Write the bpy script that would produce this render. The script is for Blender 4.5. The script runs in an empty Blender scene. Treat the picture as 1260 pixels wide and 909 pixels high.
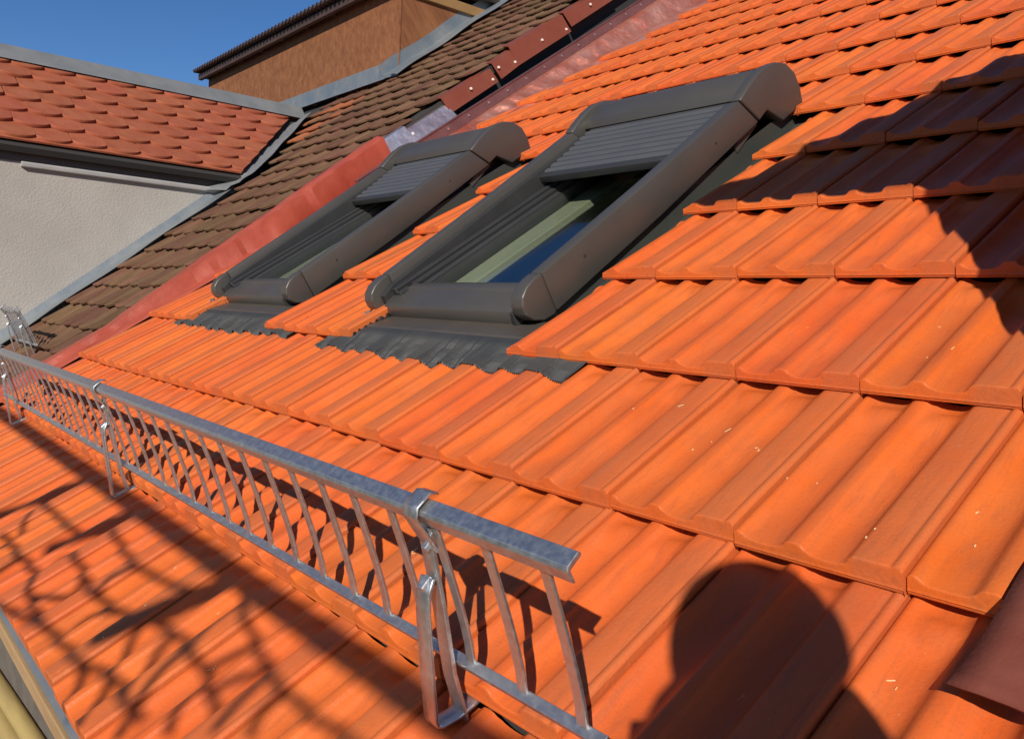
import bpy, bmesh, math, random
from mathutils import Vector, Matrix
random.seed(7)
rad = math.radians
S = bpy.context.scene
COL = S.collection

# ------------------------------------------------------------------ frames
PITCH = rad(33.0)
MR = Matrix.Rotation(PITCH, 4, 'X')                 # roof frame (u along eave, v up the slope, w normal) -> world
def RW(u, v, w): return MR @ Vector((u, v, w))
TW, TL = 0.215, 0.3411                              # tile cover width / cover length

# ------------------------------------------------------------------ camera
CR = ((0.6401856, 0.6704400, -0.3750635), (0.0819561, -0.5450416, -0.8343937), (-0.7638361, 0.5034281, -0.4038744))
CC = Vector((0.6104787, -0.6017589, 0.7180513))
cam = bpy.data.cameras.new('camera'); cam_o = bpy.data.objects.new('camera', cam); COL.objects.link(cam_o)
cam.sensor_width = 36.0; cam.lens = 1034.5 / 1260 * 36; cam.clip_start = 0.02; cam.clip_end = 5000
xa, ya, za = Vector(CR[0]), -Vector(CR[1]), -Vector(CR[2])
rot = Matrix((xa, ya, za)).transposed().to_4x4()
cam_o.matrix_world = MR @ Matrix.Translation(CC) @ rot
S.camera = cam_o
def px(u, v, w):                                    # size estimate only (which tiles show largest)
    q = Vector((u, v, w)) - CC
    x, y, z = (sum(a * b for a, b in zip(r, q)) for r in CR)
    return (x / z * 1034.5 + 630, y / z * 1034.5 + 454.5, z) if z > 0.05 else None

# ------------------------------------------------------------------ sky, sun, exposure
SUN = Vector((-0.547, 0.312, -0.777)).normalized()  # direction the light travels, roof frame
SUNW = (MR.to_3x3() @ SUN).normalized()
world = bpy.data.worlds.new('World'); S.world = world; world.use_nodes = True
wn = world.node_tree; bg = wn.nodes['Background']
sky = wn.nodes.new('ShaderNodeTexSky'); sky.sky_type = 'NISHITA'; sky.sun_disc = False
sky.sun_elevation = math.asin(-SUNW.z); sky.sun_rotation = math.atan2(-SUNW.x, -SUNW.y)
sky.air_density = 1.0; sky.dust_density = 0.0; sky.ozone_density = 4.0; sky.altitude = 900
hsv = wn.nodes.new('ShaderNodeHueSaturation'); hsv.inputs['Saturation'].default_value = 1.20; hsv.inputs['Hue'].default_value = 0.508
wn.links.new(sky.outputs[0], hsv.inputs['Color']); wn.links.new(hsv.outputs[0], bg.inputs[0]); bg.inputs[1].default_value = 0.086
sl = bpy.data.lights.new('sun', 'SUN'); sl.energy = 5.0; sl.angle = rad(0.53); sl.color = (1.0, 0.93, 0.82)
so = bpy.data.objects.new('sun', sl); COL.objects.link(so); so.location = (6, -8, 9)
so.rotation_euler = SUNW.to_track_quat('-Z', 'Y').to_euler()
S.view_settings.view_transform = 'Standard'; S.view_settings.look = 'None'
S.view_settings.exposure = 0.10; S.view_settings.gamma = 1.0; S.view_settings.use_curve_mapping = False
S.render.engine = 'CYCLES'; S.render.resolution_x = 1024; S.render.resolution_y = 738

# ------------------------------------------------------------------ material helpers
def mat(name, col, rough=0.6, metal=0.0, spec=0.5, var=None, vscale=8.0, bump=0.0, bscale=60.0, stretch=(1, 1, 1),
        rnd=0.0, coat=0.0, rvar=0.0, detail=6.0, coord='Object'):
    """principled with two-tone noise, per-object tint, fine relief"""
    m = bpy.data.materials.new(name); m.use_nodes = True
    nt = m.node_tree; N = nt.nodes; L = nt.links; b = N['Principled BSDF']
    b.inputs['Base Color'].default_value = (*col, 1); b.inputs['Roughness'].default_value = rough
    b.inputs['Metallic'].default_value = metal; b.inputs['Specular IOR Level'].default_value = spec
    b.inputs['Coat Weight'].default_value = coat
    tc = N.new('ShaderNodeTexCoord'); mp = N.new('ShaderNodeMapping'); mp.inputs['Scale'].default_value = stretch
    L.new(tc.outputs[coord], mp.inputs[0])
    oi = N.new('ShaderNodeObjectInfo')
    add = N.new('ShaderNodeVectorMath'); add.operation = 'MULTIPLY_ADD'
    cmb = N.new('ShaderNodeCombineXYZ'); L.new(oi.outputs['Random'], cmb.inputs[0]); L.new(oi.outputs['Random'], cmb.inputs[1])
    L.new(cmb.outputs[0], add.inputs[0]); add.inputs[1].default_value = (37, 53, 0); L.new(mp.outputs[0], add.inputs[2])
    vec = add.outputs[0]
    out = None
    if var is not None:
        nz = N.new('ShaderNodeTexNoise'); nz.inputs['Scale'].default_value = vscale; nz.inputs['Detail'].default_value = detail
        nz.inputs['Roughness'].default_value = 0.62
        L.new(vec, nz.inputs['Vector'])
        rp = N.new('ShaderNodeValToRGB'); rp.color_ramp.elements[0].position = 0.34; rp.color_ramp.elements[1].position = 0.68
        rp.color_ramp.elements[0].color = (*col, 1); rp.color_ramp.elements[1].color = (*var, 1)
        L.new(nz.outputs[0], rp.inputs[0]); out = rp.outputs[0]
        if rvar:
            mr = N.new('ShaderNodeMapRange'); mr.inputs[1].default_value = 0.3; mr.inputs[2].default_value = 0.7
            mr.inputs[3].default_value = rough - rvar; mr.inputs[4].default_value = rough + rvar
            L.new(nz.outputs[0], mr.inputs[0]); L.new(mr.outputs[0], b.inputs['Roughness'])
    if rnd:
        hs = N.new('ShaderNodeHueSaturation')
        m1 = N.new('ShaderNodeMapRange'); m1.inputs[3].default_value = 1 - rnd; m1.inputs[4].default_value = 1 + rnd
        L.new(oi.outputs['Random'], m1.inputs[0]); L.new(m1.outputs[0], hs.inputs['Value'])
        m2 = N.new('ShaderNodeMath'); m2.operation = 'FRACT'; m3 = N.new('ShaderNodeMath'); m3.operation = 'MULTIPLY'
        m3.inputs[1].default_value = 17.31; L.new(oi.outputs['Random'], m3.inputs[0]); L.new(m3.outputs[0], m2.inputs[0])
        m4 = N.new('ShaderNodeMapRange'); m4.inputs[3].default_value = 0.5 - rnd * 0.06; m4.inputs[4].default_value = 0.5 + rnd * 0.06
        L.new(m2.outputs[0], m4.inputs[0]); L.new(m4.outputs[0], hs.inputs['Hue'])
        if out: L.new(out, hs.inputs['Color'])
        else: hs.inputs['Color'].default_value = (*col, 1)
        out = hs.outputs[0]
    if out: L.new(out, b.inputs['Base Color'])
    if bump:
        n2 = N.new('ShaderNodeTexNoise'); n2.inputs['Scale'].default_value = bscale; n2.inputs['Detail'].default_value = 5
        L.new(vec, n2.inputs['Vector'])
        bp = N.new('ShaderNodeBump'); bp.inputs['Strength'].default_value = 1.0; bp.inputs['Distance'].default_value = bump
        L.new(n2.outputs[0], bp.inputs['Height']); L.new(bp.outputs[0], b.inputs['Normal'])
    return m

def tile_material():
    m = mat('engobed_orange_clay', (0.60, 0.108, 0.018), rough=0.47, spec=0.30, var=(0.68, 0.138, 0.025), vscale=7, bump=0.0006, bscale=170, rnd=0.065)
    nt = m.node_tree; N = nt.nodes; L = nt.links; b = N['Principled BSDF']
    src = b.inputs['Base Color'].links[0].from_socket
    tc = N.new('ShaderNodeTexCoord'); oi = N.new('ShaderNodeObjectInfo')
    sep = N.new('ShaderNodeSeparateXYZ'); L.new(tc.outputs['Object'], sep.inputs[0])
    # duller tone along the broad flat rib, with mottled dust
    mr = N.new('ShaderNodeMapRange'); mr.interpolation_type = 'SMOOTHSTEP'; mr.inputs[1].default_value = 0.150; mr.inputs[2].default_value = 0.163
    L.new(sep.outputs[0], mr.inputs[0])
    off = N.new('ShaderNodeVectorMath'); off.operation = 'MULTIPLY_ADD'; cm = N.new('ShaderNodeCombineXYZ')
    for i in (0, 1, 2): L.new(oi.outputs['Random'], cm.inputs[i])
    L.new(cm.outputs[0], off.inputs[0]); off.inputs[1].default_value = (31, 47, 11); L.new(tc.outputs['Object'], off.inputs[2])
    mp = N.new('ShaderNodeMapping'); mp.inputs['Scale'].default_value = (1, 0.35, 1); L.new(off.outputs[0], mp.inputs[0])
    nz = N.new('ShaderNodeTexNoise'); nz.inputs['Scale'].default_value = 26; nz.inputs['Detail'].default_value = 7; nz.inputs['Roughness'].default_value = 0.65
    L.new(mp.outputs[0], nz.inputs['Vector'])
    r1 = N.new('ShaderNodeMapRange'); r1.inputs[1].default_value = 0.36; r1.inputs[2].default_value = 0.72; L.new(nz.outputs[0], r1.inputs[0])
    mu = N.new('ShaderNodeMath'); mu.operation = 'MULTIPLY'; L.new(mr.outputs[0], mu.inputs[0]); mu.inputs[1].default_value = 0.28
    ad = N.new('ShaderNodeMath'); ad.operation = 'MULTIPLY_ADD'; L.new(r1.outputs[0], ad.inputs[0]); ad.inputs[1].default_value = 0.40; L.new(mu.outputs[0], ad.inputs[2])
    ad.use_clamp = True
    mx = N.new('ShaderNodeMix'); mx.data_type = 'RGBA'; L.new(ad.outputs[0], mx.inputs[0]); L.new(src, mx.inputs[6]); mx.inputs[7].default_value = (0.40, 0.120, 0.046, 1)
    # small pale scuffs
    n3 = N.new('ShaderNodeTexNoise'); n3.inputs['Scale'].default_value = 95; n3.inputs['Detail'].default_value = 3; L.new(mp.outputs[0], n3.inputs['Vector'])
    r3 = N.new('ShaderNodeMapRange'); r3.inputs[1].default_value = 0.735; r3.inputs[2].default_value = 0.80; L.new(n3.outputs[0], r3.inputs[0])
    m3 = N.new('ShaderNodeMath'); m3.operation = 'MULTIPLY'; m3.inputs[1].default_value = 0.55; L.new(r3.outputs[0], m3.inputs[0])
    mx2 = N.new('ShaderNodeMix'); mx2.data_type = 'RGBA'; L.new(m3.outputs[0], mx2.inputs[0]); L.new(mx.outputs[2], mx2.inputs[6]); mx2.inputs[7].default_value = (0.72, 0.42, 0.20, 1)
    mp4 = N.new('ShaderNodeMapping'); mp4.inputs['Scale'].default_value = (1, 0.10, 1); L.new(off.outputs[0], mp4.inputs[0])
    n4 = N.new('ShaderNodeTexNoise'); n4.inputs['Scale'].default_value = 75; n4.inputs['Detail'].default_value = 8; n4.inputs['Roughness'].default_value = 0.7; L.new(mp4.outputs[0], n4.inputs['Vector'])
    r4 = N.new('ShaderNodeMapRange'); r4.inputs[1].default_value = 0.52; r4.inputs[2].default_value = 0.78; r4.inputs[4].default_value = 0.60; L.new(n4.outputs[0], r4.inputs[0])
    mx4 = N.new('ShaderNodeMix'); mx4.data_type = 'RGBA'; L.new(r4.outputs[0], mx4.inputs[0]); L.new(mx2.outputs[2], mx4.inputs[6]); mx4.inputs[7].default_value = (0.27, 0.080, 0.034, 1)
    n5 = N.new('ShaderNodeTexNoise'); n5.inputs['Scale'].default_value = 420; n5.inputs['Detail'].default_value = 2; L.new(off.outputs[0], n5.inputs['Vector'])
    r5 = N.new('ShaderNodeMapRange'); r5.inputs[1].default_value = 0.62; r5.inputs[2].default_value = 0.74; r5.inputs[4].default_value = 0.5; L.new(n5.outputs[0], r5.inputs[0])
    mx5 = N.new('ShaderNodeMix'); mx5.data_type = 'RGBA'; L.new(r5.outputs[0], mx5.inputs[0]); L.new(mx4.outputs[2], mx5.inputs[6]); mx5.inputs[7].default_value = (0.30, 0.075, 0.026, 1)
    L.new(mx5.outputs[2], b.inputs['Base Color'])
    rr = N.new('ShaderNodeMapRange'); rr.inputs[3].default_value = 0.42; rr.inputs[4].default_value = 0.72; L.new(ad.outputs[0], rr.inputs[0]); L.new(rr.outputs[0], b.inputs['Roughness'])
    return m

M = {}
M['tile'] = tile_material()
M['brown'] = mat('weathered_brown_clay', (0.120, 0.056, 0.030), rough=0.85, spec=0.2, var=(0.165, 0.092, 0.052), vscale=14, bump=0.004, bscale=55, rnd=0.22, stretch=(1, .45, 1))
M['brown_new'] = mat('replacement_red_clay', (0.36, 0.115, 0.045), rough=0.8, spec=0.2, var=(0.27, 0.10, 0.045), vscale=12, bump=0.002, bscale=60, rnd=0.1)
M['red'] = mat('faded_red_clay', (0.29, 0.074, 0.034), rough=0.8, spec=0.25, var=(0.34, 0.105, 0.054), vscale=9, bump=0.0015, bscale=70, rnd=0.07)
M['alu'] = mat('grey_brown_aluminium', (0.085, 0.078, 0.070), rough=0.40, metal=0.35, spec=0.5, var=(0.098, 0.090, 0.080), vscale=5, bump=0.0001, bscale=300)
M['alu_dark'] = mat('dark_grey_aluminium', (0.036, 0.036, 0.037), rough=0.40, metal=0.2, var=(0.046, 0.045, 0.045), vscale=7)
M['slat'] = mat('blue_grey_slat', (0.085, 0.088, 0.095), rough=0.45, metal=0.2, var=(0.10, 0.10, 0.105), vscale=6)
M['rubber'] = mat('black_rubber', (0.012, 0.012, 0.012), rough=0.6)
M['apron'] = mat('ribbed_grey_apron', (0.036, 0.038, 0.039), rough=0.55, metal=0.15, var=(0.055, 0.053, 0.050), vscale=10, rnd=0.0)
M['sill'] = mat('brown_grey_sheet', (0.085, 0.072, 0.060), rough=0.45, metal=0.3, var=(0.11, 0.09, 0.07), vscale=8)
M['sideflash'] = mat('green_grey_sheet', (0.055, 0.062, 0.056), rough=0.45, metal=0.3, var=(0.07, 0.07, 0.06), vscale=6)
M['zincbar'] = mat('galvanised_steel', (0.46, 0.47, 0.48), rough=0.38, metal=0.9, var=(0.58, 0.58, 0.57), vscale=110, rvar=0.10, bump=0.0003, bscale=120)
M['zincold'] = mat('old_zinc_sheet', (0.20, 0.235, 0.26), rough=0.5, metal=0.5, var=(0.27, 0.28, 0.28), vscale=5, rvar=0.1, bump=0.002, bscale=9)
M['lead'] = mat('grey_lead_flashing', (0.20, 0.215, 0.22), rough=0.55, metal=0.4, var=(0.27, 0.275, 0.27), vscale=6, bump=0.003, bscale=10)
M['membrane'] = mat('red_flashing_membrane', (0.30, 0.052, 0.030), rough=0.5, spec=0.35, var=(0.38, 0.080, 0.048), vscale=5, bump=0.002, bscale=30, stretch=(2.5, 1, 1))
M['redmetal'] = mat('red_painted_sheet', (0.72, 0.19, 0.12), rough=0.46, metal=0.85, spec=0.6, var=(0.92, 0.46, 0.34), vscale=5, bump=0.02, bscale=8)
M['plate'] = mat('red_brown_coated_sheet', (0.20, 0.052, 0.028), rough=0.38, metal=0.2, var=(0.24, 0.07, 0.04), vscale=5, bump=0.001, bscale=12)
M['plateshiny'] = mat('red_brown_sheet_in_film', (0.90, 0.84, 0.84), rough=0.40, metal=1.0, var=(0.66, 0.40, 0.36), vscale=5, bump=0.010, bscale=6)
M['strip'] = mat('mauve_grey_strip', (0.22, 0.15, 0.17), rough=0.25, metal=0.7, var=(0.28, 0.21, 0.23), vscale=9, bump=0.0008, bscale=20)
M['washer'] = mat('white_sealing_washer', (0.75, 0.70, 0.62), rough=0.5)
M['stucco'] = mat('grey_stucco', (0.33, 0.305, 0.275), rough=0.92, spec=0.15, var=(0.39, 0.36, 0.325), vscale=2, bump=0.0028, bscale=80)
M['trim'] = mat('pale_grey_trim', (0.36, 0.35, 0.34), rough=0.6, var=(0.30, 0.29, 0.28), vscale=6)
M['gutter'] = mat('shade_grey_gutter', (0.07, 0.07, 0.072), rough=0.5, metal=0.3, var=(0.09, 0.085, 0.08), vscale=6)  # dark grey carries the shade under the tile overhang
M['rustwood'] = mat('brown_stained_panel', (0.165, 0.060, 0.024), rough=0.75, spec=0.3, var=(0.26, 0.105, 0.042), vscale=11, bump=0.006, bscale=26, stretch=(1.6, 1.6, .28), detail=10)
M['ochrewood'] = mat('ochre_board', (0.30, 0.17, 0.06), rough=0.7, var=(0.22, 0.12, 0.045), vscale=9, stretch=(1, .2, 1))
M['corr'] = mat('corrugated_dark_sheet', (0.055, 0.035, 0.030), rough=0.6, metal=0.2, var=(0.09, 0.05, 0.04), vscale=7)
M['timber'] = mat('sawn_spruce', (0.42, 0.27, 0.13), rough=0.75, var=(0.28, 0.165, 0.075), vscale=13, stretch=(.25, 2, 2), bump=0.001, bscale=40)
M['yellow'] = mat('yellow_scaffold_timber', (0.40, 0.29, 0.10), rough=0.7, var=(0.26, 0.18, 0.07), vscale=9, stretch=(.3, 2, 2), bump=0.001, bscale=40)
M['deck'] = mat('dark_underlay', (0.03, 0.027, 0.025), rough=0.9)
M['plaster'] = mat('white_lining', (0.70, 0.73, 0.60), rough=0.8)
M['reflstrip'] = mat('pale_reflection_tone', (0.30, 0.31, 0.23), rough=0.5, var=(0.24, 0.25, 0.18), vscale=6, stretch=(3, .3, 1))  # pale green tone painted as a reflection in the glass
M['wall'] = mat('house_render', (0.42, 0.38, 0.32), rough=0.9, var=(0.36, 0.33, 0.29), vscale=2, bump=0.004, bscale=40)
M['shadewall'] = mat('shade_dark_masonry', (0.10, 0.082, 0.066), rough=0.95, var=(0.15, 0.12, 0.09), vscale=9, bump=0.01, bscale=18)  # colour kept dark to stand in for the shade below the eave
M['brick'] = mat('chimney_brick', (0.26, 0.10, 0.06), rough=0.9, var=(0.34, 0.16, 0.10), vscale=12, bump=0.003, bscale=40)
M['concrete'] = mat('concrete', (0.35, 0.34, 0.32), rough=0.9, var=(0.28, 0.27, 0.26), vscale=8, bump=0.002)
M['sheet'] = mat('dark_red_flashing_sheet', (0.150, 0.040, 0.028), rough=0.7, spec=0.08, var=(0.185, 0.058, 0.040), vscale=16, bump=0.0004, bscale=220)
M['rope'] = mat('green_net_rope', (0.05, 0.11, 0.06), rough=0.8)
M['skin'] = mat('skin', (0.55, 0.30, 0.20), rough=0.55)
M['cloth'] = mat('navy_work_cloth', (0.03, 0.045, 0.08), rough=0.9)
M['hair'] = mat('dark_hair', (0.03, 0.02, 0.012), rough=0.6)
M['ground'] = mat('asphalt_yard', (0.055, 0.055, 0.055), rough=0.9, var=(0.08, 0.078, 0.074), vscale=0.6, coord='Object')
M['chip'] = mat('pale_wood_chip', (0.72, 0.55, 0.28), rough=0.8)
g = bpy.data.materials.new('window_glass'); g.use_nodes = True; M['glass'] = g
nt = g.node_tree; nt.nodes.clear(); o = nt.nodes.new('ShaderNodeOutputMaterial'); mxs = nt.nodes.new('ShaderNodeMixShader')
gl = nt.nodes.new('ShaderNodeBsdfGlossy'); gl.inputs['Roughness'].default_value = 0.015; gl.inputs['Color'].default_value = (.9, .95, 1, 1)
tr = nt.nodes.new('ShaderNodeBsdfTransparent'); tr.inputs[0].default_value = (.94, .97, .93, 1)
lw = nt.nodes.new('ShaderNodeLayerWeight'); lw.inputs[0].default_value = 0.5; pw = nt.nodes.new('ShaderNodeMath'); pw.operation = 'POWER'; pw.inputs[1].default_value = 4.0; fr = nt.nodes.new('ShaderNodeMath'); fr.operation = 'MULTIPLY_ADD'; fr.inputs[1].default_value = 0.75; fr.inputs[2].default_value = 0.03
nt.links.new(lw.outputs['Facing'], pw.inputs[0]); nt.links.new(pw.outputs[0], fr.inputs[0])
nt.links.new(fr.outputs[0], mxs.inputs[0]); nt.links.new(tr.outputs[0], mxs.inputs[1]); nt.links.new(gl.outputs[0], mxs.inputs[2]); nt.links.new(mxs.outputs[0], o.inputs[0])

# ------------------------------------------------------------------ object helpers
def me_from(name, verts, faces, m, smooth=None):
    me = bpy.data.meshes.new(name); me.from_pydata([tuple(v) for v in verts], [], faces); me.update()
    me.materials.append(m)
    if smooth is not None:
        me.shade_smooth(); me.set_sharp_from_angle(angle=rad(smooth))
    return me
def link(name, me, parent=None, loc=None, rot=None):
    ob = bpy.data.objects.new(name, me); COL.objects.link(ob)
    if parent: ob.parent = parent
    if loc is not None: ob.location = loc
    if rot is not None: ob.rotation_euler = rot
    return ob
def tag(o, label=None, cat=None, group=None, kind=None):
    for k, v in (('label', label), ('category', cat), ('group', group), ('kind', kind)):
        if v: o[k] = v
    return o
def thing(name, label, cat, origin=(0, 0, 0), pitch=None, group=None):
    """an Empty at the thing's base; origin in roof coords when a pitch is given, else world"""
    o = bpy.data.objects.new(name, None); COL.objects.link(o); o.empty_display_size = 0.1
    o.location = RW(*origin) if pitch is not None else Vector(origin)
    if pitch is not None: o.rotation_euler = (pitch, 0, 0)
    o['org'] = list(origin)
    return tag(o, label, cat, group)

class MB:
    """collects geometry; build() makes ONE mesh object"""
    def __init__(s): s.v = []; s.f = []
    def add(s, vs, fs):
        n = len(s.v); s.v += [Vector(v) for v in vs]; s.f += [tuple(i + n for i in f) for f in fs]; return s
    def box(s, a, b):
        x0, y0, z0 = a; x1, y1, z1 = b
        return s.add([(x0,y0,z0),(x1,y0,z0),(x1,y1,z0),(x0,y1,z0),(x0,y0,z1),(x1,y0,z1),(x1,y1,z1),(x0,y1,z1)],
                     [(0,3,2,1),(4,5,6,7),(0,1,5,4),(1,2,6,5),(2,3,7,6),(3,0,4,7)])
    def prism(s, poly, a, b, axis=0):
        """poly in the two other axes, extruded from a to b along axis"""
        def mk(t, p): l = list(p); l.insert(axis, t); return l
        n = len(poly); vs = [mk(a, p) for p in poly] + [mk(b, p) for p in poly]
        fs = [tuple(range(n - 1, -1, -1)), tuple(range(n, 2 * n))] + [(i, (i + 1) % n, n + (i + 1) % n, n + i) for i in range(n)]
        return s.add(vs, fs)
    def bar(s, p, q, wd, th, up=(0, 0, 1)):
        return s.sweep([p, q], wd, th, up)
    def sweep(s, path, wd, th, up=(0, 0, 1), side=None):
        """flat bar along a path; wd across, th along up"""
        path = [Vector(p) for p in path]; rings = []
        for i, p in enumerate(path):
            d = (path[min(i + 1, len(path) - 1)] - path[max(i - 1, 0)]).normalized()
            sd = d.cross(Vector(up)) if side is None else Vector(side)
            if sd.length < 1e-4: sd = d.orthogonal()
            sd.normalize(); u2 = sd.cross(d).normalized()
            rings.append([p + sd * a * wd / 2 + u2 * b * th / 2 for a, b in ((-1, -1), (1, -1), (1, 1), (-1, 1))])
        n = len(rings); vs = [v for r in rings for v in r]; fs = [(0, 1, 2, 3), tuple(4 * (n - 1) + k for k in (3, 2, 1, 0))]
        for i in range(n - 1):
            for k in range(4): fs.append((4*i+k, 4*i+4+k, 4*i+4+(k+1) % 4, 4*i+(k+1) % 4))
        return s.add(vs, fs)
    def tube(s, path, r, n=8):
        path = [Vector(p) for p in path]; rings = []; ref = None
        for i, p in enumerate(path):
            d = (path[min(i + 1, len(path) - 1)] - path[max(i - 1, 0)]).normalized()
            a = d.orthogonal().normalized() if ref is None else (ref - d * ref.dot(d)).normalized()
            ref = a; b = d.cross(a)
            rr = r[i] if isinstance(r, (list, tuple)) else r
            rings.append([p + (a * math.cos(2*math.pi*k/n) + b * math.sin(2*math.pi*k/n)) * rr for k in range(n)])
        m_ = len(rings); vs = [v for q in rings for v in q]; fs = [tuple(range(n - 1, -1, -1)), tuple((m_ - 1) * n + k for k in range(n))]
        for i in range(m_ - 1):
            for k in range(n): fs.append((i*n+k, i*n+(k+1) % n, (i+1)*n+(k+1) % n, (i+1)*n+k))
        return s.add(vs, fs)
    def grid(s, fn, A, B):
        na, nb = len(A), len(B)
        vs = [fn(a, b) for b in B for a in A]
        return s.add(vs, [(j*na+i, j*na+i+1, (j+1)*na+i+1, (j+1)*na+i) for j in range(nb - 1) for i in range(na - 1)])
    def build(s, name, m, parent=None, smooth=None, bevel=0, seg=2, solid=0, org=None):
        if org is None: org = Vector(parent['org']) if parent is not None and 'org' in parent else Vector((0, 0, 0))
        bm = bmesh.new(); vs = [bm.verts.new(v - org) for v in s.v]; bm.verts.index_update()
        for f in s.f:
            try: bm.faces.new([vs[i] for i in f])
            except ValueError: pass
        bmesh.ops.recalc_face_normals(bm, faces=bm.faces)
        if bevel:
            ed = [e for e in bm.edges if len(e.link_faces) == 2 and e.calc_face_angle(0) > rad(28)]
            bmesh.ops.bevel(bm, geom=ed, offset=bevel, segments=seg, profile=0.5, affect='EDGES', clamp_overlap=True)
        me = bpy.data.meshes.new(name); bm.to_mesh(me); bm.free(); me.materials.append(m)
        if smooth is not None: me.shade_smooth(); me.set_sharp_from_angle(angle=rad(smooth))
        ob = link(name, me, parent)
        ob['org'] = list(org)
        if solid:
            md = ob.modifiers.new('thickness', 'SOLIDIFY'); md.thickness = solid; md.offset = -1
        return ob
def sub(parent):                                   # parts of parts share the origin of their thing
    return parent
def sstep(a, b, x):
    t = min(1, max(0, (x - a) / (b - a))); return t * t * (3 - 2 * t)

# ================================================================== SETTING
gz = -13.0
gm = MB().add([(-2500, -2500, gz), (2500, -2500, gz), (2500, 2500, gz), (-2500, 2500, gz)], [(0, 1, 2, 3)])
tag(gm.build('ground', M['ground']), kind='structure')

# ================================================================== ORANGE ROOF
house = thing('house', 'house roofed in bright orange troughed clay tiles with a boarded eave', 'house', (0, 0, 0), PITCH)
PROF = [(0, 20), (.012, 22.5), (.03, 23), (.05, 21.5), (.075, 17), (.105, 12.6), (.15, 10), (.20, 9.2), (.25, 9.8), (.285, 12.5), (.315, 18.5), (.34, 24.0), (.365, 26.2),
        (.41, 26.4), (.432, 25.4), (.448, 21.0), (.462, 19.2), (.482, 18.2), (.505, 13.4), (.535, 10.4), (.575, 9.2), (.62, 9.4), (.655, 11.4), (.685, 17), (.708, 23.6), (.726, 27.0), (.745, 28.2),
        (.80, 28.5), (.87, 28.5), (.918, 28.4), (.930, 27.6), (.940, 27.8), (.950, 29.6), (.963, 30.4), (.982, 30.2), (.993, 28.5), (1.0, 25)]
def prof(a):
    for (a0, h0), (a1, h1) in zip(PROF, PROF[1:]):
        if a <= a1 + 1e-9: return (h0 + (h1 - h0) * (a - a0) / (a1 - a0)) / 1000
    return PROF[-1][1] / 1000
def smin(a, b, k):
    h = max(k - abs(a - b), 0) / k; return min(a, b) - h * h * k / 4
TILT = 0.0298 / TL
def tile_top(a, v):
    h = prof(a)
    if v > TL * .78:
        # the troughs close in a dome below the next course
        t1 = max(0, 1 - ((a - .185) / .12) ** 2); t2 = max(0, 1 - ((a - .595) / .115) ** 2)
        g_ = sstep(TL * .80, TL * .93, v) * (1 - .75 * sstep(TL * .95, TL * 1.0, v))
        h += 0.0105 * g_ * max(t1, t2) ** .7
    h += (1 - sstep(.012, .11, v)) * max(0, .0165 - h) * .75      # troughs run out shallower at the nose
    hs = 0.0066 + 2.8 * max(0, v - 0.0008)
    return smin(h, hs, 0.0030)
VS = [.0, .0008, .0016, .0024, .0032, .0040, .0048, .0056, .0064, .0072, .0080, .0088, .0098, .0115, .015, .028, .040, .055, .075, .10, .13, .17, .22, .255, .268, .278, .288, .297, .305, .313, .322, .331, .341, .365]
def tile_geo(a0, a1, lo=False):
    A = [a0] + [a for i, (a, _) in enumerate(PROF) if a0 + .004 < a < a1 - .004 and not (lo and i % 2)] + [a1]
    X = lambda a: 0.0012 + a * (TW - 0.0026)
    rows = []
    lip = [(.022, .0006), (0, 0), (0, .0058)] if lo else [(.022, .0006), (.0012, 0), (0, .0006), (0, .0030), (.0011, .0035), (.0011, .0040), (0, .0045), (0, .0058)]
    for v, h in lip: rows.append([(X(a), v, h - TILT * v) for a in A])
    for v in (VS[1::3] + [VS[-1]] if lo else VS[1:]): rows.append([(X(a), v, tile_top(a, v) - TILT * v) for a in A])
    n = len(A); vs = [p for r in rows for p in r]; fs = []
    for j in range(len(rows) - 1):
        for i in range(n - 1): fs.append((j*n+i, j*n+i+1, (j+1)*n+i+1, (j+1)*n+i))
    for side, idx in ((0, 0), (1, n - 1)):             # side walls
        base = len(vs); js = range(1 if lo else 2, len(rows))
        for j in js: x, y, z = rows[j][idx]; vs.append((x, y, min(z, -.004 - TILT * y) if j < 6 else -.004 - TILT * y))
        for q, j in enumerate(list(js)[:-1]):
            f = (j*n+idx, (j+1)*n+idx, base+q+1, base+q); fs.append(f if side else f[::-1])
    return vs, fs
TCACHE = {}
def tile_mesh(a0, a1):
    k = (round(a0, 2), round(a1, 2))
    if k not in TCACHE: TCACHE[k] = me_from('roof_tile', *tile_geo(*k), M['tile'], smooth=38)
    return TCACHE[k]
WIN = [(-7.42, -3.765, -7.0), (-13.45, -9.735, -13.0)]    # openings in tile columns, and where the first course stops
def row_spans(r):
    if r <= 4: left = -15.53
    else: left = [-15.53, -15.35, -15.1, -15.1, -14.75, -14.75, -14.2, -14.15, -14.15, -14.1][min(r - 5, 9)]
    right = 12.0
    sp = [(left, right)]
    if 1 <= r <= 4:
        for wl, wr, w1 in WIN:
            l = w1 if r == 1 else wl; ns = []
            for s0, s1 in sp:
                if s0 < l and s1 > wr: ns += [(s0, l), (wr, s1)]
                else: ns.append((s0, s1))
            sp = ns
    return sp
deck = MB()
WU = [(-1.60, -0.83), (-2.905, -2.135)]; WV = [(0.50, 1.66), (0.525, 1.685)]
us = [-3.30, WU[1][0], WU[1][1], WU[0][0], WU[0][1], 2.58]
for i in range(5):
    if i in (1, 3):
        v0, v1 = WV[1] if i == 1 else WV[0]
        deck.box((us[i], -.66, -.085), (us[i+1], v0, -.055)); deck.box((us[i], v1, -.085), (us[i+1], 7.45, -.055))
    else: deck.box((us[i], -.66, -.085), (us[i+1], 7.45, -.055))
roof = deck.build('roof', M['deck'], house)
tiles = []
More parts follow.
